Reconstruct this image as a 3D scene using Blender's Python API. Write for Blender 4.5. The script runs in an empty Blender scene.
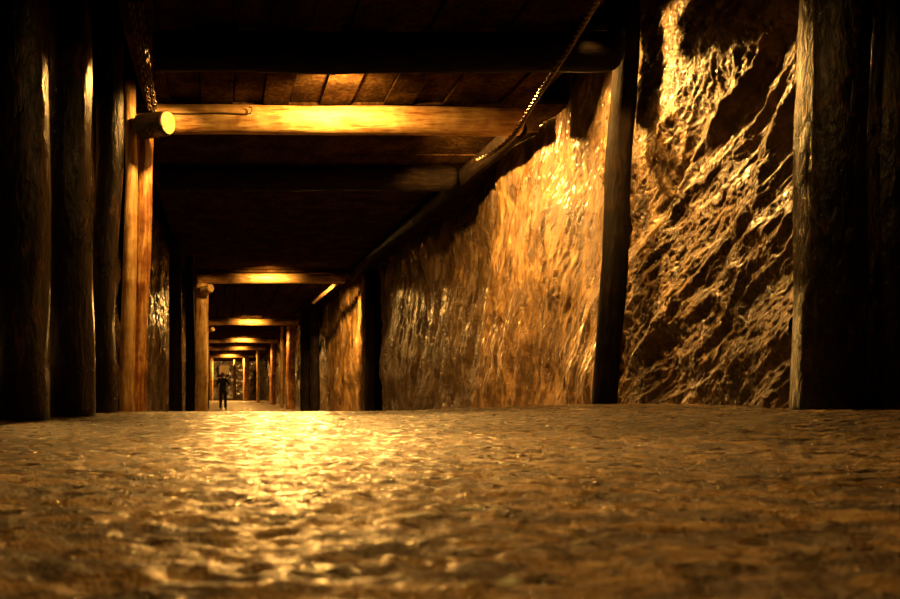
import bpy, bmesh, math, random
from mathutils import Vector, Matrix, noise, Quaternion

S = bpy.context.scene
COL = S.collection
random.seed(7)
F = 700.0; VX = 222.0; VY = 392.0; CAMZ = 0.75
BEAM_Z = 3.69            # underside of the roof beams
CEIL_Z = 4.05            # underside of the roof boards


def W(px, py, Y):
    """world point that stands at depth Y along the gallery"""
    return Vector(((px - VX) / F * Y, Y, CAMZ + (VY - py) / F * Y))


# ------------------------------------------------------------------ objects
def tag(o, label=None, cat=None, group=None, kind=None):
    if label: o['label'] = label
    if cat and not kind: o['kind'] = 'thing'
    if cat: o['category'] = cat
    if group: o['group'] = group
    if kind: o['kind'] = kind
    return o


def mesh_obj(name, verts, faces, mat, parent=None, smooth=True):
    me = bpy.data.meshes.new(name)
    me.from_pydata([tuple(v) for v in verts], [], faces)
    me.update()
    if smooth:
        me.polygons.foreach_set('use_smooth', [True] * len(me.polygons))
    if mat: me.materials.append(mat)
    o = bpy.data.objects.new(name, me)
    COL.objects.link(o)
    if parent: o.parent = parent
    return o


def bm_obj(name, bm, mat, parent=None, smooth=False):
    me = bpy.data.meshes.new(name)
    bmesh.ops.recalc_face_normals(bm, faces=bm.faces[:])
    bm.to_mesh(me); bm.free()
    if smooth:
        me.polygons.foreach_set('use_smooth', [True] * len(me.polygons))
    me.materials.append(mat)
    o = bpy.data.objects.new(name, me)
    COL.objects.link(o)
    if parent: o.parent = parent
    return o


def empty(name, loc):
    o = bpy.data.objects.new(name, None)
    o.empty_display_size = 0.1
    o.location = loc
    COL.objects.link(o)
    return o


# ---------------------------------------------------------------- materials
def ramp(nt, fac, stops):
    r = nt.nodes.new('ShaderNodeValToRGB')
    e = r.color_ramp.elements
    while len(e) < len(stops): e.new(0.5)
    for k, (p, c) in enumerate(stops):
        e[k].position = p
        e[k].color = (c[0], c[1], c[2], 1)
    nt.links.new(fac, r.inputs[0])
    return r.outputs[0]


def new_mat(name):
    m = bpy.data.materials.new(name); m.use_nodes = True
    nt = m.node_tree
    b = nt.nodes['Principled BSDF']
    return m, nt, b


def nz(nt, vec, scale, detail=4.0, rough=0.55, dist=0.0):
    n = nt.nodes.new('ShaderNodeTexNoise')
    n.inputs['Scale'].default_value = scale
    n.inputs['Detail'].default_value = detail
    n.inputs['Roughness'].default_value = rough
    n.inputs['Distortion'].default_value = dist
    nt.links.new(vec, n.inputs['Vector'])
    return n.outputs[0]


def mapping(nt, scale=(1, 1, 1), rot=(0, 0, 0)):
    tc = nt.nodes.new('ShaderNodeTexCoord')
    mp = nt.nodes.new('ShaderNodeMapping')
    mp.inputs['Scale'].default_value = scale
    mp.inputs['Rotation'].default_value = rot
    nt.links.new(tc.outputs['Object'], mp.inputs['Vector'])
    return mp.outputs[0]


def bump(nt, b, hs):
    """chain of (height socket, strength, distance)"""
    prev = None
    for h, st, d in hs:
        bp = nt.nodes.new('ShaderNodeBump')
        bp.inputs['Strength'].default_value = st
        bp.inputs['Distance'].default_value = d
        nt.links.new(h, bp.inputs['Height'])
        if prev: nt.links.new(prev, bp.inputs['Normal'])
        prev = bp.outputs[0]
    nt.links.new(prev, b.inputs['Normal'])


def rough_from(nt, b, sock, lo, hi, a=0.3, z=0.7):
    mr = nt.nodes.new('ShaderNodeMapRange')
    mr.inputs['From Min'].default_value = a
    mr.inputs['From Max'].default_value = z
    mr.inputs['To Min'].default_value = lo
    mr.inputs['To Max'].default_value = hi
    nt.links.new(sock, mr.inputs['Value'])
    nt.links.new(mr.outputs[0], b.inputs['Roughness'])


def rock_mat(name, dark, mid, light, angle, r=(0.22, 0.5), bs=1.0):
    m, nt, b = new_mat(name)
    v = mapping(nt)
    vs = mapping(nt, scale=(1.0, 1.0, 0.22), rot=(angle, 0, 0))
    n1 = nz(nt, v, 1.6, 6, 0.6)
    n2 = nz(nt, vs, 9.0, 8, 0.65, 0.4)
    n3 = nz(nt, v, 38.0, 5, 0.6)
    mix = nt.nodes.new('ShaderNodeMath'); mix.operation = 'MULTIPLY_ADD'
    nt.links.new(n1, mix.inputs[0]); mix.inputs[1].default_value = 0.5
    nt.links.new(n2, mix.inputs[2])
    mul = nt.nodes.new('ShaderNodeMath'); mul.operation = 'MULTIPLY'
    nt.links.new(mix.outputs[0], mul.inputs[0]); mul.inputs[1].default_value = 0.667
    c = ramp(nt, mul.outputs[0], [(0.36, dark), (0.5, mid), (0.66, light)])
    nt.links.new(c, b.inputs['Base Color'])
    rough_from(nt, b, n1, *r)
    b.inputs['Specular IOR Level'].default_value = 0.8
    b.inputs['Coat Weight'].default_value = 0.45
    b.inputs['Coat Roughness'].default_value = 0.13
    bump(nt, b, [(n2, 1.0 * bs, 0.06), (n3, 0.9 * bs, 0.016)])
    return m


def wood_mat(name, dark, mid, light, r=(0.3, 0.55), stretch=0.12, bs=1.0, spec=0.5, pos=(0.36, 0.5, 0.64)):
    m, nt, b = new_mat(name)
    v = mapping(nt)
    vs = mapping(nt, scale=(1, 1, stretch))
    n1 = nz(nt, v, 3.0, 5, 0.6, 0.3)
    n2 = nz(nt, vs, 22.0, 6, 0.6, 0.6)
    n3 = nz(nt, vs, 90.0, 3, 0.5)
    a = nt.nodes.new('ShaderNodeMath'); a.operation = 'ADD'
    nt.links.new(n1, a.inputs[0]); nt.links.new(n2, a.inputs[1])
    h = nt.nodes.new('ShaderNodeMath'); h.operation = 'MULTIPLY'
    nt.links.new(a.outputs[0], h.inputs[0]); h.inputs[1].default_value = 0.5
    c = ramp(nt, h.outputs[0], [(pos[0], dark), (pos[1], mid), (pos[2], light)])
    nt.links.new(c, b.inputs['Base Color'])
    rough_from(nt, b, n1, *r)
    b.inputs['Specular IOR Level'].default_value = spec
    bump(nt, b, [(n2, 0.7 * bs, 0.02), (n3, 0.4 * bs, 0.005)])
    return m


def floor_mat():
    m, nt, b = new_mat('wet_salt_floor')
    v = mapping(nt)
    vs = mapping(nt, scale=(0.55, 1.0, 1.0))
    n1 = nz(nt, vs, 1.3, 5, 0.6)
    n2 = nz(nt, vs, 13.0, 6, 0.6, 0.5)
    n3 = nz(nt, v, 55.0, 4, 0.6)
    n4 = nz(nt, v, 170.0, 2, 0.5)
    c = ramp(nt, n2, [(0.36, (0.02, 0.0095, 0.0016)), (0.49, (0.09, 0.047, 0.009)), (0.56, (0.29, 0.175, 0.044)), (0.7, (0.42, 0.28, 0.09))])  # pale stops paint gold glints into the floor colour
    nt.links.new(c, b.inputs['Base Color'])
    rough_from(nt, b, nz(nt, vs, 17.0, 4, 0.55, 0.4), 0.6, 0.17, 0.44, 0.6)
    b.inputs['Specular IOR Level'].default_value = 0.9
    b.inputs['Coat Weight'].default_value = 0.1
    b.inputs['Coat Roughness'].default_value = 0.2
    bump(nt, b, [(n2, 0.9, 0.04), (n3, 1.0, 0.035), (n4, 0.9, 0.012)])
    return m


def plain(name, col, rough=0.6, metal=0.0, nscale=30, var=0.4):
    m, nt, b = new_mat(name)
    n = nz(nt, mapping(nt), nscale, 4)
    c = ramp(nt, n, [(0.3, [x * (1 - var) for x in col]), (0.7, [x * (1 + var) for x in col])])
    nt.links.new(c, b.inputs['Base Color'])
    b.inputs['Roughness'].default_value = rough
    b.inputs['Metallic'].default_value = metal
    return m


M = {}
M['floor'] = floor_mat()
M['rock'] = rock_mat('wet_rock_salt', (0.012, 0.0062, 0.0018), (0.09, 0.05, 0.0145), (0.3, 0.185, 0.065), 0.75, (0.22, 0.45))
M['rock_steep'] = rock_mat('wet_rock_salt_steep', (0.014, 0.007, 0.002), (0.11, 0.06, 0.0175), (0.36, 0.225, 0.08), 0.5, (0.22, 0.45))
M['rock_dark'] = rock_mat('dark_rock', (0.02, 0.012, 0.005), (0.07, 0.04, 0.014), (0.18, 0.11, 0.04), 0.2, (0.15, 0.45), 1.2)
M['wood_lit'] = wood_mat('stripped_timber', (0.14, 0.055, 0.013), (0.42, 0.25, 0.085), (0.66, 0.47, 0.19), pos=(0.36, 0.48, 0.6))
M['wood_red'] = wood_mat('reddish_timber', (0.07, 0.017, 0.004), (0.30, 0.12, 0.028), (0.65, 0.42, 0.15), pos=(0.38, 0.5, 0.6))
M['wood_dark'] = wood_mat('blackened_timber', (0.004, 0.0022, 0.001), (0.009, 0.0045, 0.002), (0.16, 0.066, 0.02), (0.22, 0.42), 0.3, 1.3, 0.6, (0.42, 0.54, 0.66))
M['boards'] = wood_mat('dark_boards', (0.01, 0.0055, 0.002), (0.032, 0.017, 0.006), (0.075, 0.042, 0.014), (0.8, 0.95), 0.5, 0.8, 0.0)  # one very dark brown for all roof boards
M['wood_shade'] = wood_mat('shade_black_timber', (0.002, 0.0013, 0.0008), (0.006, 0.0035, 0.0018), (0.02, 0.011, 0.005), (0.7, 0.9), 0.2, 1.0, 0.08)  # near-black colour puts the shade of unlit timbers into the material
M['cut'] = wood_mat('sawn_end_grain', (0.16, 0.09, 0.03), (0.3, 0.19, 0.07), (0.45, 0.3, 0.12), (0.45, 0.6), 1.0, 0.5)
M['steel'] = plain('rusty_steel', (0.10, 0.065, 0.035), 0.35, 0.7)
M['cable'] = plain('greasy_cable', (0.10, 0.06, 0.028), 0.38, 0.2, 60)
M['skin'] = plain('skin', (0.35, 0.19, 0.12), 0.5, 0, 20, 0.1)
M['jacket'] = plain('black_cloth', (0.008, 0.008, 0.01), 0.8)
M['trousers'] = plain('dark_trousers', (0.012, 0.011, 0.012), 0.85)
M['hair'] = plain('dark_hair', (0.01, 0.007, 0.005), 0.6)
M['shoe'] = plain('black_leather', (0.01, 0.008, 0.007), 0.4)


# -------------------------------------------------------------- the setting
def sstep(a, b, x):
    t = min(1.0, max(0.0, (x - a) / (b - a)))
    return t * t * (3 - 2 * t)


def ground(x, y):
    """floor height: a hump near the camera that falls away down the gallery"""
    z = 0.55 * (1 - sstep(6.3, 19.0, y))
    rise = sstep(1.2, 3.9, x) * (0.065 * (1 - sstep(6.0, 9.0, y)) + 0.03 * (1 - sstep(9, 16, y)))
    return z + rise


def ground_fine(x, y):
    z = ground(x, y)
    near = 1 - sstep(9, 16, y)
    a = noise.noise(Vector((x * 1.2, y * 2.0, 0.0))) * 0.009
    w = noise.noise(Vector((x * 2.1, y * 3.0, 5.0))) * 0.35
    p = Vector((x * 11.0 + w, y * 15.0 + w * 2.0, 3.1))
    b = noise.noise(p) * 0.0060 + noise.noise(p * 2.1) * 0.0052 + noise.noise(p * 4.3) * 0.0028
    c = (abs(noise.noise(Vector((x * 14.0, y * 19.0 + w, 7.7)))) - 0.25) * -0.010
    return z + a + (b + c) * (0.45 + 0.55 * near)


def grid(name, xs, ys, fn, mat):
    nx, ny = len(xs), len(ys)
    verts = [fn(a, b) for b in ys for a in xs]
    faces = []
    for j in range(ny - 1):
        o = j * nx
        for i in range(nx - 1):
            faces.append((o + i, o + i + 1, o + nx + i + 1, o + nx + i))
    return mesh_obj(name, verts, faces, mat)


def lin(a, b, n): return [a + (b - a) * i / (n - 1) for i in range(n)]


ys = []
y = -2.0
while y < 78:
    ys.append(y)
    y += 0.08 if y < 0.3 else max(0.0055, 0.0058 * y) if y < 20 else 0.3


def floor_pt(u, y):
    xl = max(-2.2, -(0.9 + 0.42 * max(y, 0))); xr = min(5.2, 1.2 + 1.05 * max(y, 0))
    x = xl + (xr - xl) * u
    return (x, y, ground_fine(x, y))


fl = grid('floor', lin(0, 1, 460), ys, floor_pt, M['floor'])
tag(fl, kind='structure')


def rock_wall(name, y0, y1, x0f, z0, z1, ny, nzv, mat, dirv, seed, sign=-1, amp=1.0, el=0.2, coarse=0.0):
    """a rock face along the gallery; sign -1: faces -X (right wall)"""
    du, dv = dirv
    L = math.hypot(du, dv); du /= L; dv /= L
    off = Vector((seed * 13.7, seed * 5.1, seed * 2.3))

    def fn(yy, t):
        z = z0 + (z1 - z0) * t
        along = yy * du + z * dv
        across = -yy * dv + z * du
        big = noise.fractal(Vector((yy * 0.55, z * 0.55, 0)) + off, 0.9, 2.0, 3)
        wrp = noise.noise(Vector((yy * 1.3, z * 1.3, 3.0)) + off) * 0.3
        st = 0
        f = 1.7; A = 0.10
        for k in range(5):
            q = Vector((across * f + wrp, along * f * (el + el * 0.3 * k), 1.7 + k * 4)) + off
            st += A * (0.4 - abs(noise.noise(q)) * 1.3)
            f *= 2.15; A *= 0.62
        if coarse:
            q = Vector((across * 1.15 + wrp * 1.2, along * 0.42, 31.0)) + off
            st += coarse * (0.35 - abs(noise.noise(q)) * 1.5)
        d = amp * (0.15 * big + st)
        return (x0f(yy, z) + sign * d, yy, z)
    o = grid(name, lin(y0, y1, ny), lin(0, 1, nzv), fn, mat)
    return tag(o, kind='structure')


# near right rock face, leaning back a little at the top
rock_wall('wall_right', 4.62, 7.3, lambda y, z: 3.91 + 0.06 * (z - 0.6), -0.1, 4.7, 380, 460, M['rock'], (-1, 0.85), 1, el=0.24, coarse=0.2)
# steep streaked slab that stands out beyond the prop
rock_wall('wall_right', 7.05, 11.2, lambda y, z: 3.95 + 0.02 * (z - 2) + 0.5 * max(0, (y - 11.05 + 0.28 * z)) ** 1.2, -0.1, 4.5, 380, 400, M['rock_steep'], (-1, 2.1), 2, el=0.11)
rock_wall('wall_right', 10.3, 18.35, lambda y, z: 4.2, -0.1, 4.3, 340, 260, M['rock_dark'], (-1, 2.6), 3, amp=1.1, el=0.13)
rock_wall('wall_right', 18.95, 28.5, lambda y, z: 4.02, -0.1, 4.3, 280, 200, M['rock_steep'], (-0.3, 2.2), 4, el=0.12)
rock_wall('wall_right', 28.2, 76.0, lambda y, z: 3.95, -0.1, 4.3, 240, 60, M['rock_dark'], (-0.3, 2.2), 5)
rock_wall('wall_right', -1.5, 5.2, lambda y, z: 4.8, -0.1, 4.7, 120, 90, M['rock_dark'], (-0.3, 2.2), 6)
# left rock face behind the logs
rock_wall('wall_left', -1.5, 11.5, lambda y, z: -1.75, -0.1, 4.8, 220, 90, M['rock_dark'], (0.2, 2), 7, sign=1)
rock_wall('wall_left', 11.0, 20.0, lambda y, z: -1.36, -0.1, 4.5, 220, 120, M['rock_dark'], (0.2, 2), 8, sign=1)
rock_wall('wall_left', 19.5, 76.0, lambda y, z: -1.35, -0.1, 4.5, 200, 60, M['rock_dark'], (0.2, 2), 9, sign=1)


# end wall of the gallery
def endfn(x, t):
    z = -0.1 + 4.6 * t
    return (x, 75.0 - 0.2 * noise.fractal(Vector((x, z, 3)) * 0.9, 0.9, 2, 4), z)


tag(grid('wall_back', lin(-2.2, 5.2, 80), lin(0, 1, 50), endfn, M['rock_dark']), kind='structure')


# roof boards, bay by bay
def add_box(bm, c, s, rot=None):
    r = bmesh.ops.create_cube(bm, size=1.0)
    m = Matrix.Translation(c) @ (rot.to_matrix().to_4x4() if rot else Matrix()) @ Matrix.Diagonal((s[0], s[1], s[2], 1))
    bmesh.ops.transform(bm, matrix=m, verts=r['verts'])
    return r['verts']


FR_Y = [3.6, 6.4, 8.0, 19.0, 31.0, 42.0, 49.5, 60.0]
bm = bmesh.new()
rb = random.Random(3)


def boards_along(y0, y1, w=0.34, x0=-0.9, x1=4.3):
    x = x0
    k = 0
    while x < x1:
        ww = w * rb.uniform(0.9, 1.1)
        dz = 0.035 if k % 2 else 0.0
        add_box(bm, (x + ww / 2, (y0 + y1) / 2, CEIL_Z + 0.03 + dz + rb.uniform(-0.006, 0.006)), (ww - 0.014, y1 - y0, 0.05),
                Quaternion((0, 0, 1), rb.uniform(-0.008, 0.008)))
        x += ww; k += 1


def boards_across(y0, y1, w=0.42):
    y = y0
    while y < y1 - 0.05:
        ww = min(w * rb.uniform(0.85, 1.15), y1 - y)
        add_box(bm, (1.6, y + ww / 2, CEIL_Z + 0.03 + rb.uniform(-0.008, 0.012)), (5.3, ww - 0.012, 0.05),
                Quaternion((0, 1, 0), rb.uniform(-0.004, 0.004)))
        y += ww


boards_along(-1.5, 3.6, x1=3.2)
boards_along(3.6, 6.4, x1=3.2)
boards_along(6.4, 8.05, x1=3.2)
boards_across(8.06, 19.0)
add_box(bm, (1.4, 19.02, 4.012), (4.9, 0.24, 0.06))  # added batten, blocks light leaking over the second bright beam
boards_along(19.0, 31.0)
boards_across(31.0, 42.0)
boards_along(42.0, 60.0)
boards_across(60.0, 75.5)
ce = bm_obj('ceiling', bm, M['boards'])
tag(ce, kind='structure')


# ---------------------------------------------------------------- timber
def log(name, p0, p1, r0, r1, mat, seed, crook=0.02, rings=70, segs=30, flare=0.0, rough=0.05, parent=None, label=None, cat=None, group=None, pinch=None):
    p0 = Vector(p0); p1 = Vector(p1)
    ax = p1 - p0; L = ax.length
    off = Vector((seed * 3.3, seed * 7.1, seed * 1.9))
    verts = []; faces = []
    for j in range(rings + 1):
        t = j / rings; z = L * t
        env = math.sin(math.pi * t) ** 0.5 if 0 < t < 1 else 0
        cx = crook * 2 * noise.noise(Vector((z * 0.7, 0, 0)) + off) * env
        cy = crook * 2 * noise.noise(Vector((z * 0.7, 5, 0)) + off) * env
        r = r0 + (r1 - r0) * t + flare * max(0, 1 - t * 5) ** 2
        for i in range(segs):
            a = 2 * math.pi * i / segs
            ca, sa = math.cos(a), math.sin(a)
            n1 = noise.noise(Vector((ca * 1.2, sa * 1.2, z * 1.1)) + off)
            n2 = noise.noise(Vector((ca * 4.0, sa * 4.0, z * 1.6)) + off)
            n3 = noise.noise(Vector((ca * 9.0, sa * 9.0, z * 5.0)) + off)
            rr = r * (1 + rough * (1.6 * n1 + 1.0 * n2 + 0.5 * n3))
            if t in (0, 1): rr *= 0.93
            verts.append((cx + rr * ca, cy + rr * sa, z))
    for j in range(rings):
        for i in range(segs):
            i2 = (i + 1) % segs
            faces.append((j * segs + i, j * segs + i2, (j + 1) * segs + i2, (j + 1) * segs + i))
    faces.append(tuple(reversed(range(segs))))
    faces.append(tuple(rings * segs + i for i in range(segs)))
    o = mesh_obj(name, verts, faces, mat, parent)
    o.location = p0
    o.rotation_mode = 'QUATERNION'
    o.rotation_quaternion = ax.to_track_quat('Z', 'Y')
    if label: tag(o, label, cat, group)
    return o


def cut_end(lg, L, r, name='cut_end', z=None):
    """pale sawn face on the end of a log"""
    bmx = bmesh.new()
    bmesh.ops.create_cone(bmx, cap_ends=True, segments=24, radius1=r, radius2=r * 0.96, depth=0.012)
    c = bm_obj(name, bmx, M['cut'], lg)
    c.location = (0, 0, L + 0.004 if z is None else z)
    tag(c, 'pale sawn end of the log')
    return c


def gz(x, y): return ground(x, y) - 0.03


def post(px_base, px_top, Y, top_z, rpx0, rpx1, mat, seed, label, cat='post', group=None, name='timber_post', **kw):
    xb = (px_base - VX) / F * Y; xt = (px_top - VX) / F * Y
    return log(name, (xb, Y, gz(xb, Y)), (xt, Y, top_z), rpx0 / F * Y, rpx1 / F * Y, mat, seed, label=label, cat=cat, group=group, **kw)


# left palisade of black logs
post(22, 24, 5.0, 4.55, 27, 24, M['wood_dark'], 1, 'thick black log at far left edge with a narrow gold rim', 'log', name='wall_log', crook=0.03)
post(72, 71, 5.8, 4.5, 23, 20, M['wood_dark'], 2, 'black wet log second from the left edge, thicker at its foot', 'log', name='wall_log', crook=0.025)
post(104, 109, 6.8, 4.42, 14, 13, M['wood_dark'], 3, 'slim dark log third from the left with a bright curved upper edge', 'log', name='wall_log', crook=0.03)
# lit pair at the first bright beam
post(128, 131, 7.7, W(0, 82, 7.7).z, 8.0, 5.5, M['wood_lit'], 4, 'golden stripped pole with blunt top beside the hanging chains', 'post', name='timber_pole', crook=0.02)
post(137, 146, 7.9, W(0, 138, 7.9).z, 9.5, 8.0, M['wood_red'], 5, 'lit reddish post under the stub log at the first bright beam', 'post', crook=0.025)
# stub (corbel) with its pale sawn end
c0 = W(141, 126, 7.62); c1 = W(168, 123, 7.40)
sl = log('corbel_log', c0, c1, 0.135, 0.125, M['wood_dark'], 6, rings=16, label='short stub log with pale sawn end below the hanging chains', cat='stub log')
cut_end(sl, (c1 - c0).length, 0.115)


# roof beams ---------------------------------------------------------------
def beam(Y, pxl, pxr, r, mat, seed, label, zl=0.0, zr=0.0, **kw):
    a = Vector(((pxl - VX) / F * Y, Y, BEAM_Z + r + zl)); b = Vector(((pxr - VX) / F * Y, Y, BEAM_Z + r + zr))
    return log('crossbeam', a, b, r, r * 0.95, mat, seed, label=label, cat='beam', **kw)


log('crossbeam', (-0.62, 6.4, BEAM_Z + 0.17), (3.6, 6.4, BEAM_Z + 0.17), 0.175, 0.17, M['wood_shade'], 21, label='black unlit roof beam in front of the first bright beam', cat='beam', rough=0.03)
beam(8.0, 154, 520, 0.16, M['wood_lit'], 22, 'wide golden lit roof beam, nearest bright crossbeam', 0.02, -0.02, rough=0.035, crook=0.015)
beam(19.0, 197, 345, 0.14, M['wood_lit'], 23, 'second bright roof beam, resting on the thick lit left post', rough=0.01, crook=0.0)
beam(31.0, 205, 298, 0.15, M['wood_lit'], 24, 'third bright roof beam, ending at a reddish post', rough=0.03)
beam(42.0, 207, 278, 0.15, M['wood_lit'], 25, 'fourth bright roof beam, thin gold line deep inside', rough=0.03)
beam(49.5, 208, 266, 0.15, M['wood_lit'], 26, 'fifth roof beam, dull gold line second from the far end', rough=0.03)
beam(60.0, 208, 255, 0.15, M['wood_lit'], 27, 'sixth and farthest bright roof beam over the gallery end', rough=0.03)
log('crossbeam', (-0.9, 10.2, BEAM_Z + 0.17), (3.38, 10.2, BEAM_Z + 0.17), 0.17, 0.17, M['wood_shade'], 29, label='added black roof beam hiding lamps in the dark stretch behind the nearest bright beam', cat='beam', rough=0.03)  # unseen beam, added so the lamps behind it stay hidden
# added black runner standing in for the shade atop the right wall
log('shade_runner', (3.55, 8.4, 3.90), (3.50, 18.7, 3.90), 0.12, 0.12, M['wood_shade'], 30, rings=120, label='added dark runner in place of the shade along the top of the right rock wall', cat='beam', rough=0.04)

# posts of the second and later frames
post(200, 202, 19.0, BEAM_Z - 0.0, 8.0, 6.5, M['wood_lit'], 31, 'thick golden post under the left end of second bright beam')
c0 = W(203, 290, 18.75); c1 = W(211, 288, 18.5)
sl = log('corbel_log', c0, c1, 0.12, 0.11, M['wood_lit'], 32, rings=12, segs=20, label='stub log with bright sawn end on second bright beam post', cat='stub log')
cut_end(sl, (c1 - c0).length, 0.1)
post(190, 190, 16.5, 3.95, 5.0, 4.5, M['wood_shade'], 33, 'dark log just left of the thick golden post', 'log', name='wall_log')
post(176, 175, 14.5, 3.95, 6.5, 6.0, M['wood_shade'], 34, 'black log between the lit reddish post and the golden post', 'log', name='wall_log')
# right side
post(604, 627, 6.62, 4.40, 11.5, 11.5, M['wood_shade'], 35, 'black leaning prop between the two bright rock slabs', 'prop', name='leaning_prop', crook=0.03)
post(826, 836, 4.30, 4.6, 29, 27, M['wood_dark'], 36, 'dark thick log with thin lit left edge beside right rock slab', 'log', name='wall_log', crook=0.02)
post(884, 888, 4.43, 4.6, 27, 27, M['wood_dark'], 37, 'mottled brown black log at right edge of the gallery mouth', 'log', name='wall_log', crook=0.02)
post(370, 370, 18.6, 3.93, 5.0, 5.0, M['wood_shade'], 38, 'slim black post in the right wall between two wet rock faces', crook=0.02)
post(306, 306, 27.0, 3.95, 6.0, 6.0, M['wood_shade'], 39, 'black post right of the reddish post under third beam')
post(315, 315, 25.0, 3.95, 4.5, 4.5, M['wood_shade'], 40, 'slim black post at the left edge of the far lit rock face')
post(291, 291, 31.0, BEAM_Z, 4.6, 4.4, M['wood_red'], 41, 'reddish lit post under right end of third bright beam')
post(282, 282, 33.5, 3.9, 1.6, 1.5, M['wood_lit'], 42, 'thin gold pole left of the reddish lit post')
post(273, 273, 42.0, BEAM_Z, 3.0, 2.8, M['wood_red'], 43, 'brown post under right end of fourth beam')
post(258, 258, 49.5, BEAM_Z, 1.7, 1.7, M['wood_lit'], 44, 'narrow gold post under right end of fifth beam')
post(246, 246, 60.0, BEAM_Z, 3.0, 3.0, M['wood_lit'], 45, 'bright gold post under right end of farthest beam')
post(211.5, 211.5, 60.0, BEAM_Z, 1.7, 1.7, M['wood_lit'], 46, 'small gold post at far left end of the gallery')
post(234.5, 234.5, 68.0, 3.9, 1.2, 1.2, M['wood_red'], 47, 'thin brown pole against the dark end wall')
c0 = W(207, 331, 30.99); c1 = W(213, 329, 30.6)
sl = log('corbel_log', c0, c1, 0.1, 0.1, M['wood_lit'], 48, rings=10, segs=18, label='tiny bright stub at left end of third bright beam', cat='stub log')
cut_end(sl, (c1 - c0).length, 0.09)
post(206, 206, 31.2, BEAM_Z - 0.02, 3.5, 3.2, M['wood_shade'], 49, 'dark post under left end of third bright beam')

# panel on the end wall
pn = empty('framed_board', W(224, 374, 74.0))
bmx = bmesh.new(); add_box(bmx, (0, 0, 0.45), (0.95, 0.06, 0.9)); bm_obj('panel_board', bmx, M['cut'], pn)
bmx = bmesh.new()
for s in (-1, 1): add_box(bmx, (s * 0.5, -0.02, 0.45), (0.09, 0.1, 1.05))
for s in (0, 1): add_box(bmx, (0, -0.02, -0.03 + s * 0.96), (1.09, 0.1, 0.09))
bm_obj('panel_frame', bmx, M['wood_dark'], pn)
tag(pn, 'small pale framed board on the end wall behind the person', 'panel')


# ------------------------------------------------------------------- cables
def tube_verts(pts, r, segs=8):
    verts = []; faces = []
    n = len(pts)
    for j, p in enumerate(pts):
        d = (pts[min(j + 1, n - 1)] - pts[max(j - 1, 0)]).normalized()
        u = d.cross(Vector((0, 0, 1)))
        if u.length < 1e-3: u = Vector((1, 0, 0))
        u.normalize(); v = d.cross(u)
        for i in range(segs):
            a = 2 * math.pi * i / segs
            verts.append(p + (u * math.cos(a) + v * math.sin(a)) * r)
    for j in range(n - 1):
        for i in range(segs):
            i2 = (i + 1) % segs
            faces.append((j * segs + i, j * segs + i2, (j + 1) * segs + i2, (j + 1) * segs + i))
    faces.append(tuple(reversed(range(segs)))); faces.append(tuple((n - 1) * segs + i for i in range(segs)))
    return verts, faces


def path(points, step):
    """Catmull-Rom resampling"""
    P = [points[0] * 2 - points[1]] + list(points) + [points[-1] * 2 - points[-2]]
    out = []
    for k in range(1, len(P) - 2):
        n = max(2, int((P[k + 1] - P[k]).length / step))
        for i in range(n):
            t = i / n
            a, b, c, d = P[k - 1], P[k], P[k + 1], P[k + 2]
            out.append(0.5 * ((2 * b) + (c - a) * t + (2 * a - 5 * b + 4 * c - d) * t * t + (3 * b - a - 3 * c + d) * t ** 3))
    out.append(points[-1].copy())
    return out


def rope(name, points, R, r, pitch, mat, label, cat, strands=2, step=0.025):
    ctr = path(points, step)
    root = empty(name, ctr[0])
    s = 0
    for k in range(strands):
        pts = []; s = 0
        for j, p in enumerate(ctr):
            if j: s += (p - ctr[j - 1]).length
            d = (ctr[min(j + 1, len(ctr) - 1)] - ctr[max(j - 1, 0)]).normalized()
            u = d.cross(Vector((0, 0, 1))).normalized(); v = d.cross(u)
            a = 2 * math.pi * (s / pitch + k / strands)
            pts.append(p + (u * math.cos(a) + v * math.sin(a)) * R - ctr[0])
        vs, fs = tube_verts(pts, r)
        mesh_obj('strand', vs, fs, mat, root)
    tag(root, label, cat)
    return root


rope('twisted_cable', [W(606, -14, 5.2), W(587, 18, 5.6), W(570, 47, 6.0), W(547, 82, 6.4), W(528, 112, 6.95), W(515, 133, 7.3), W(498, 149, 7.6), W(478, 160, 8.0)],
     0.013, 0.0145, 0.13, M['cable'], 'long twisted cable hanging down along the top of right rock wall', 'cable')
rope('twisted_cable', [W(342, 278, 19.3), W(330, 289, 20.2), W(320, 297, 21.0), W(313, 303, 21.5)],
     0.03, 0.034, 0.3, M['cable'], 'short far cable at the right end of the second bright beam', 'cable', step=0.05)
# thin wire along the bright beam
wp = [W(158, 113, 7.82), W(190, 113.5, 7.82), W(222, 113, 7.82), W(247, 114, 7.82), W(251, 112, 7.80), W(252, 108, 7.80), W(249, 107, 7.80)]
vs, fs = tube_verts(path(wp, 0.02), 0.008)
tag(mesh_obj('wire', vs, fs, M['cable']), 'thin dark hooked wire along left part of nearest bright beam', 'wire')


# chains
def link_mesh():
    pts = []
    n = 20
    for i in range(n):
        a = 2 * math.pi * i / n
        pts.append(Vector((0.021 * math.cos(a), 0, 0.018 * (1 if math.sin(a) > 0 else -1) * (1 if abs(math.sin(a)) > 1e-6 else 0) + 0.021 * math.sin(a))))
    segs = 7; verts = []; faces = []
    for j in range(n):
        d = (pts[(j + 1) % n] - pts[j - 1]).normalized()
        u = Vector((0, 1, 0)); v = d.cross(u)
        for i in range(segs):
            a = 2 * math.pi * i / segs
            verts.append(pts[j] + (u * math.cos(a) + v * math.sin(a)) * 0.0085)
    for j in range(n):
        for i in range(segs):
            i2 = (i + 1) % segs; j2 = (j + 1) % n
            faces.append((j * segs + i, j * segs + i2, j2 * segs + i2, j2 * segs + i))
    return verts, faces


LV, LF = link_mesh()
proto_link = None


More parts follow.
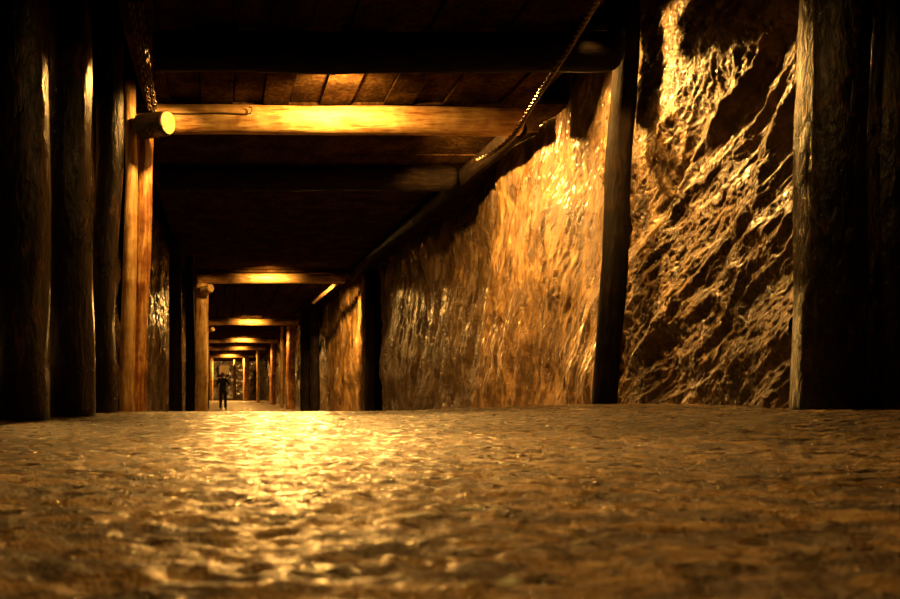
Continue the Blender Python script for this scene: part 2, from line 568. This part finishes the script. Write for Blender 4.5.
def chain(points, label):
    global proto_link
    pts = path(points, 0.058)
    root = empty('chain', pts[0])
    for k in range(len(pts) - 1):
        mid = (pts[k] + pts[k + 1]) / 2 - pts[0]
        d = pts[k + 1] - pts[k]
        if proto_link is None:
            proto_link = mesh_obj('link', LV, LF, M['steel']); o = proto_link
        else:
            o = proto_link.copy(); COL.objects.link(o)
        o.parent = root
        o.location = mid
        o.rotation_mode = 'QUATERNION'
        o.rotation_quaternion = d.to_track_quat('Z', 'Y') @ Quaternion((0, 0, 1), (k % 2) * math.pi / 2 + 0.4)
    return tag(root, label, 'chain', 'chains hanging at the left post')


chain([W(131, 3, 5.9), W(136, 32, 6.3), W(143, 70, 6.75), W(150, 110, 7.27)], 'left strand of the two rusty chains above the stub log')
chain([W(140, 3, 5.9), W(144, 34, 6.3), W(149, 72, 6.75), W(155.5, 110, 7.2)], 'right strand of the two rusty chains above the stub log')


# ------------------------------------------------------------------- person
def skin_mesh(name, nodes, edges, mat, parent=None, root=0, sub=1):
    me = bpy.data.meshes.new(name)
    me.from_pydata([n[:3] for n in nodes], edges, [])
    o = bpy.data.objects.new(name, me); COL.objects.link(o)
    o.modifiers.new('Skin', 'SKIN')
    if not me.skin_vertices: 
        bpy.context.view_layer.objects.active = o
        bpy.ops.mesh.customdata_skin_add()
    for i, n in enumerate(nodes):
        r = n[3]
        me.skin_vertices[0].data[i].radius = r if isinstance(r, tuple) else (r, r)
        me.skin_vertices[0].data[i].use_root = (i == root)
    s = o.modifiers.new('Sub', 'SUBSURF'); s.levels = sub; s.render_levels = sub
    o.modifiers['Skin'].use_smooth_shade = True
    me.materials.append(mat)
    if parent: o.parent = parent
    return o


def bake(o):
    dg = bpy.context.evaluated_depsgraph_get(); dg.update()
    me = bpy.data.meshes.new_from_object(o.evaluated_get(dg))
    o.modifiers.clear(); o.data = me
    return o


def make_person(loc, rz):
    root = empty('person', loc)
    root.rotation_euler = (0, 0, rz)
    H = 1.62
    # faces -Y, arms raised so that both hands come up to the face, elbows out
    nodes = [(0, 0, 0.86, (0.125, 0.10)), (0, 0, 1.02, (0.115, 0.085)), (0, 0.01, 1.18, (0.13, 0.095)), (0, 0.01, 1.31, (0.13, 0.085)), (0, 0.005, 1.385, 0.055), (0, -0.01, 1.42, 0.05)]
    edges = [(0, 1), (1, 2), (2, 3), (3, 4), (4, 5)]

    def chain_n(start, pts):
        p = start
        for q in pts:
            nodes.append(q); edges.append((p, len(nodes) - 1)); p = len(nodes) - 1
        return p
    hands = {}
    for s in (-1, 1):
        chain_n(0, [(s * 0.09, 0, 0.80, 0.085), (s * 0.095, -0.005, 0.62, 0.072), (s * 0.10, -0.01, 0.44, 0.052), (s * 0.105, 0.0, 0.30, 0.052), (s * 0.11, 0.01, 0.09, 0.036), (s * 0.11, 0.005, 0.045, 0.036), (s * 0.125, -0.10, 0.03, 0.03), (s * 0.13, -0.16, 0.025, 0.022)])
        w = chain_n(3, [(s * 0.17, 0.01, 1.31, 0.06), (s * 0.225, -0.03, 1.20, 0.047), (s * 0.265, -0.09, 1.10, 0.042), (s * 0.19, -0.17, 1.23, 0.037), (s * 0.11, -0.20, 1.36, 0.026), (s * 0.085, -0.19, 1.41, (0.03, 0.02)), (s * 0.07, -0.18, 1.445, (0.03, 0.018))])
        for k in range(4):
            ox = (k - 1.5) * 0.018; ln = (0.062, 0.074, 0.068, 0.05)[k]
            chain_n(w, [(s * (0.066 + ox), -0.172, 1.465 - abs(k - 1.5) * 0.004, 0.0085), (s * (0.052 + ox), -0.155, 1.465 + ln * 0.5, 0.0082), (s * (0.036 + ox), -0.135, 1.465 + ln * 0.85, 0.0065)])
        chain_n(w - 1, [(s * 0.058, -0.165, 1.415, 0.011), (s * 0.042, -0.145, 1.43, 0.0095), (s * 0.032, -0.13, 1.445, 0.008)])
    body = bake(skin_mesh('body', nodes, edges, M['skin'], root))
    # head with face, joined into the body mesh
    bm = bmesh.new(); bm.from_mesh(body.data)
    r = bmesh.ops.create_uvsphere(bm, u_segments=40, v_segments=30, radius=1.0)
    for v in r['verts']:
        x, y, z = v.co
        w = 0.075 * (1 - 0.22 * max(0, -z) ** 1.5)
        q = Vector((x * w, y * 0.092, z * 0.112))
        if y < 0:
            q.y -= 0.022 * math.exp(-((x * 0.075) / 0.011) ** 2 - ((q.z + 0.012) / 0.02) ** 2)      # nose
            for s in (-1, 1):
                q.y += 0.010 * math.exp(-((q.x - s * 0.03) / 0.014) ** 2 - ((q.z - 0.005) / 0.011) ** 2)   # eye sockets
            q.y -= 0.005 * math.exp(-((q.x) / 0.02) ** 2 - ((q.z + 0.052) / 0.006) ** 2)            # lips
            q.y -= 0.008 * math.exp(-((q.x) / 0.02) ** 2 - ((q.z + 0.09) / 0.015) ** 2)             # chin
        v.co = q + Vector((0, -0.015, 1.505))
    for s in (-1, 1):
        e = bmesh.ops.create_uvsphere(bm, u_segments=12, v_segments=8, radius=1.0)
        for v in e['verts']:
            v.co = Vector((v.co.x * 0.011 + s * 0.076, v.co.y * 0.02 - 0.005, v.co.z * 0.03 + 1.50))
        e = bmesh.ops.create_uvsphere(bm, u_segments=12, v_segments=8, radius=0.011)
        for v in e['verts']: v.co = v.co + Vector((s * 0.03, -0.088, 1.511))
    bm.to_mesh(body.data); bm.free()
    body.data.polygons.foreach_set('use_smooth', [True] * len(body.data.polygons))
    # hair
    bm = bmesh.new()
    r = bmesh.ops.create_uvsphere(bm, u_segments=36, v_segments=24, radius=1.0)
    dele = []
    for v in r['verts']:
        x, y, z = v.co
        if z < 0.42 - 0.95 * (y + 0.35) and not (y > 0.3 and z > -0.55): dele.append(v)
        k = 1 + 0.03 * noise.noise(Vector((x * 9, y * 9, z * 3)))
        v.co = Vector((x * 0.083 * k, y * 0.1 * k - 0.012, z * 0.12 * k + 1.507))
    bmesh.ops.delete(bm, geom=dele, context='VERTS')
    bm_obj('hair', bm, M['hair'], root, True)
    # jacket
    nodes2 = [(0, 0, 0.70, (0.165, 0.13)), (0, 0, 0.84, (0.165, 0.13)), (0, 0, 0.95, (0.15, 0.115)), (0, 0.01, 1.16, (0.148, 0.115)), (0, 0.01, 1.315, (0.142, 0.098)), (0, 0.005, 1.385, 0.07)]
    edges2 = [(0, 1), (1, 2), (2, 3), (3, 4), (4, 5)]
    for s in (-1, 1):
        p = 4
        for q in [(s * 0.175, 0.01, 1.315, 0.076), (s * 0.23, -0.03, 1.20, 0.064), (s * 0.27, -0.09, 1.10, 0.058), (s * 0.19, -0.17, 1.235, 0.052), (s * 0.12, -0.2, 1.345, 0.042)]:
            nodes2.append(q); edges2.append((p, len(nodes2) - 1)); p = len(nodes2) - 1
    bake(skin_mesh('jacket', nodes2, edges2, M['jacket'], root))
    nodes3 = [(0, 0, 0.90, (0.135, 0.112))]; edges3 = []
    for s in (-1, 1):
        p = 0
        for q in [(s * 0.092, 0, 0.79, 0.1), (s * 0.097, -0.005, 0.62, 0.086), (s * 0.102, -0.008, 0.44, 0.07), (s * 0.107, 0.0, 0.28, 0.066), (s * 0.11, 0.008, 0.075, 0.06)]:
            nodes3.append(q); edges3.append((p, len(nodes3) - 1)); p = len(nodes3) - 1
    bake(skin_mesh('trousers', nodes3, edges3, M['trousers'], root))
    for s in (-1, 1):
        nn = [(s * 0.11, 0.035, 0.045, (0.045, 0.045)), (s * 0.115, -0.03, 0.045, (0.044, 0.045)), (s * 0.122, -0.1, 0.036, (0.046, 0.036)), (s * 0.13, -0.175, 0.03, (0.036, 0.028))]
        bake(skin_mesh('shoe', nn, [(0, 1), (1, 2), (2, 3)], M['shoe'], root))
    tag(root, 'person in dark clothes standing deep in the gallery, both hands raised to the face', 'person')
    return root


px = (223.0 - VX) / F * 29.0
make_person((px, 29.0, ground_fine(px, 29.0)), 0.15).scale = (0.97, 0.97, 0.97)


# ------------------------------------------------------------------- lights
WARM = (1.0, 0.48, 0.1)


def lamp(loc, aim, power, cone=165, blend=0.3, r=0.06):
    l = bpy.data.lights.new('unseen_spot', 'SPOT')
    l.energy = power; l.color = WARM; l.shadow_soft_size = r
    l.spot_size = math.radians(cone); l.spot_blend = blend
    o = bpy.data.objects.new('unseen_spot', l); o.location = loc
    o.rotation_mode = 'QUATERNION'
    o.rotation_quaternion = (Vector(aim) - Vector(loc)).to_track_quat('-Z', 'Y')
    COL.objects.link(o)
    return o


def down(x, y, z, power, **k): return lamp((x, y, z), (x, y - 0.8, z - 1), power, **k)


# unseen spots behind the roof beams, with added ones marked beside them
lamp((0.1, 21.0, 4.02), (0.2, 1.5, 0.6), 800, cone=30, blend=0.8, r=0.02)  # added, with the next two, for glare on the near floor
lamp((1.4, 21.0, 4.02), (0.8, 1.5, 0.6), 1300, cone=30, blend=0.8, r=0.02)
lamp((2.7, 21.0, 4.02), (1.5, 1.5, 0.6), 2100, cone=30, blend=0.8, r=0.02)
lamp((2.5, 10.78, 3.9), (1.2, 2.0, 0.55), 1100, cone=36, blend=0.7, r=0.03)  # added, with the next, for floor glints; the black beam hides both
lamp((0.95, 10.8, 3.9), (0.7, 2.0, 0.55), 600, cone=34, blend=0.6, r=0.03)
lamp((3.0, 7.1, 3.9), (4.0, 6.5, 3.1), 800, cone=114, blend=0.8, r=0.07)  # added spot raking the near right rock face
lamp((3.15, 6.08, 3.98), (3.9, 6.3, 2.6), 520, cone=60, blend=1.0, r=0.06)  # added spot for the bright patch on that rock face
lamp((2.3, 8.36, 3.87), (3.95, 9.4, 2.2), 1700, cone=125, blend=0.6, r=0.06)  # added spot for the steep streaked slab
lamp((0.95, 6.86, 3.93), (0.75, 1.4, 0.55), 1700, cone=38, blend=0.9, r=0.03)  # added spot for the nearest floor
lamp((-0.35, 10.74, 3.91), (-1.5, 5.4, 2.1), 1900, cone=26, blend=0.6, r=0.03)  # added, with the next, to rim the left logs
lamp((-0.35, 6.9, 3.9), (-1.35, 5.2, 3.0), 170, cone=64, blend=0.7, r=0.04)
lamp((-0.15, 6.95, 3.9), (-1.0, 7.75, 2.7), 380, cone=110, blend=0.6)
lamp((1.25, 19.7, 3.84), (1.25, 18.7, 2.84), 700, cone=104, blend=0.35, r=0.03)
lamp((2.6, 19.46, 3.86), (4.0, 21.5, 2.1), 3200, cone=78, blend=0.6)  # added spot for the far right rock face
lamp((0.7, 2.5, 4.0), (0.3, 1.0, 0.55), 330, cone=46, blend=1.0)  # added spot above the view for the floor closest to the camera
lamp((0.8, 67.0, 4.0), (0.2, 75.0, 2.6), 1500, cone=70, blend=0.6)  # added spot for the end wall and its board
down(1.25, 31.4, 3.82, 1300, cone=140)
down(1.25, 42.4, 3.84, 1500, cone=140)
down(1.0, 49.9, 3.84, 900, cone=140)
down(0.8, 60.4, 3.84, 3000, cone=140)
lamp((1.5, 2.6, 4.0), (1.2, 3.2, 0.6), 45, cone=150)  # added weak fill above the view for the dark log fronts
# added unseen spots that pick out the face of each lit beam
lamp((1.25, 7.1, 3.93), (1.25, 8.0, 3.75), 430, cone=150, blend=0.8)
for yb, pw in ((19.0, 330), (31.0, 330), (42.0, 330), (49.5, 120), (60.0, 330)):
    lx = 1.25 if yb < 55 else 0.6
    lamp((lx, yb - 0.8, 3.86), (lx, yb, 3.62), pw, cone=125, blend=0.9)
    lamp((lx - 0.9, yb - 1.6, 3.86), (-0.6, yb, 2.6), pw * 0.5, cone=70, blend=0.6)  # added spot for the left post of each frame

wd = bpy.data.worlds.new('World'); S.world = wd
wd.use_nodes = True
wd.node_tree.nodes['Background'].inputs[0].default_value = (0, 0, 0, 1)

# ------------------------------------------------------------------- camera
cd = bpy.data.cameras.new('camera')
cam = bpy.data.objects.new('camera', cd)
COL.objects.link(cam)
cam.location = (0, 0, CAMZ)
cam.rotation_euler = (math.pi / 2, 0, 0)
cd.sensor_width = 36.0
cd.lens = F / 900 * 36.0
cd.shift_x = (450 - VX) / 900
cd.shift_y = (VY - 299.5) / 900
cd.clip_start = 0.02; cd.clip_end = 200
cd.dof.use_dof = True
cd.dof.focus_distance = 9.0
cd.dof.aperture_fstop = 4.5
S.camera = cam

vs_ = S.view_settings
vs_.view_transform = 'Standard'; vs_.look = 'None'; vs_.gamma = 1.0
vs_.use_curve_mapping = False
vs_.exposure = 0.0
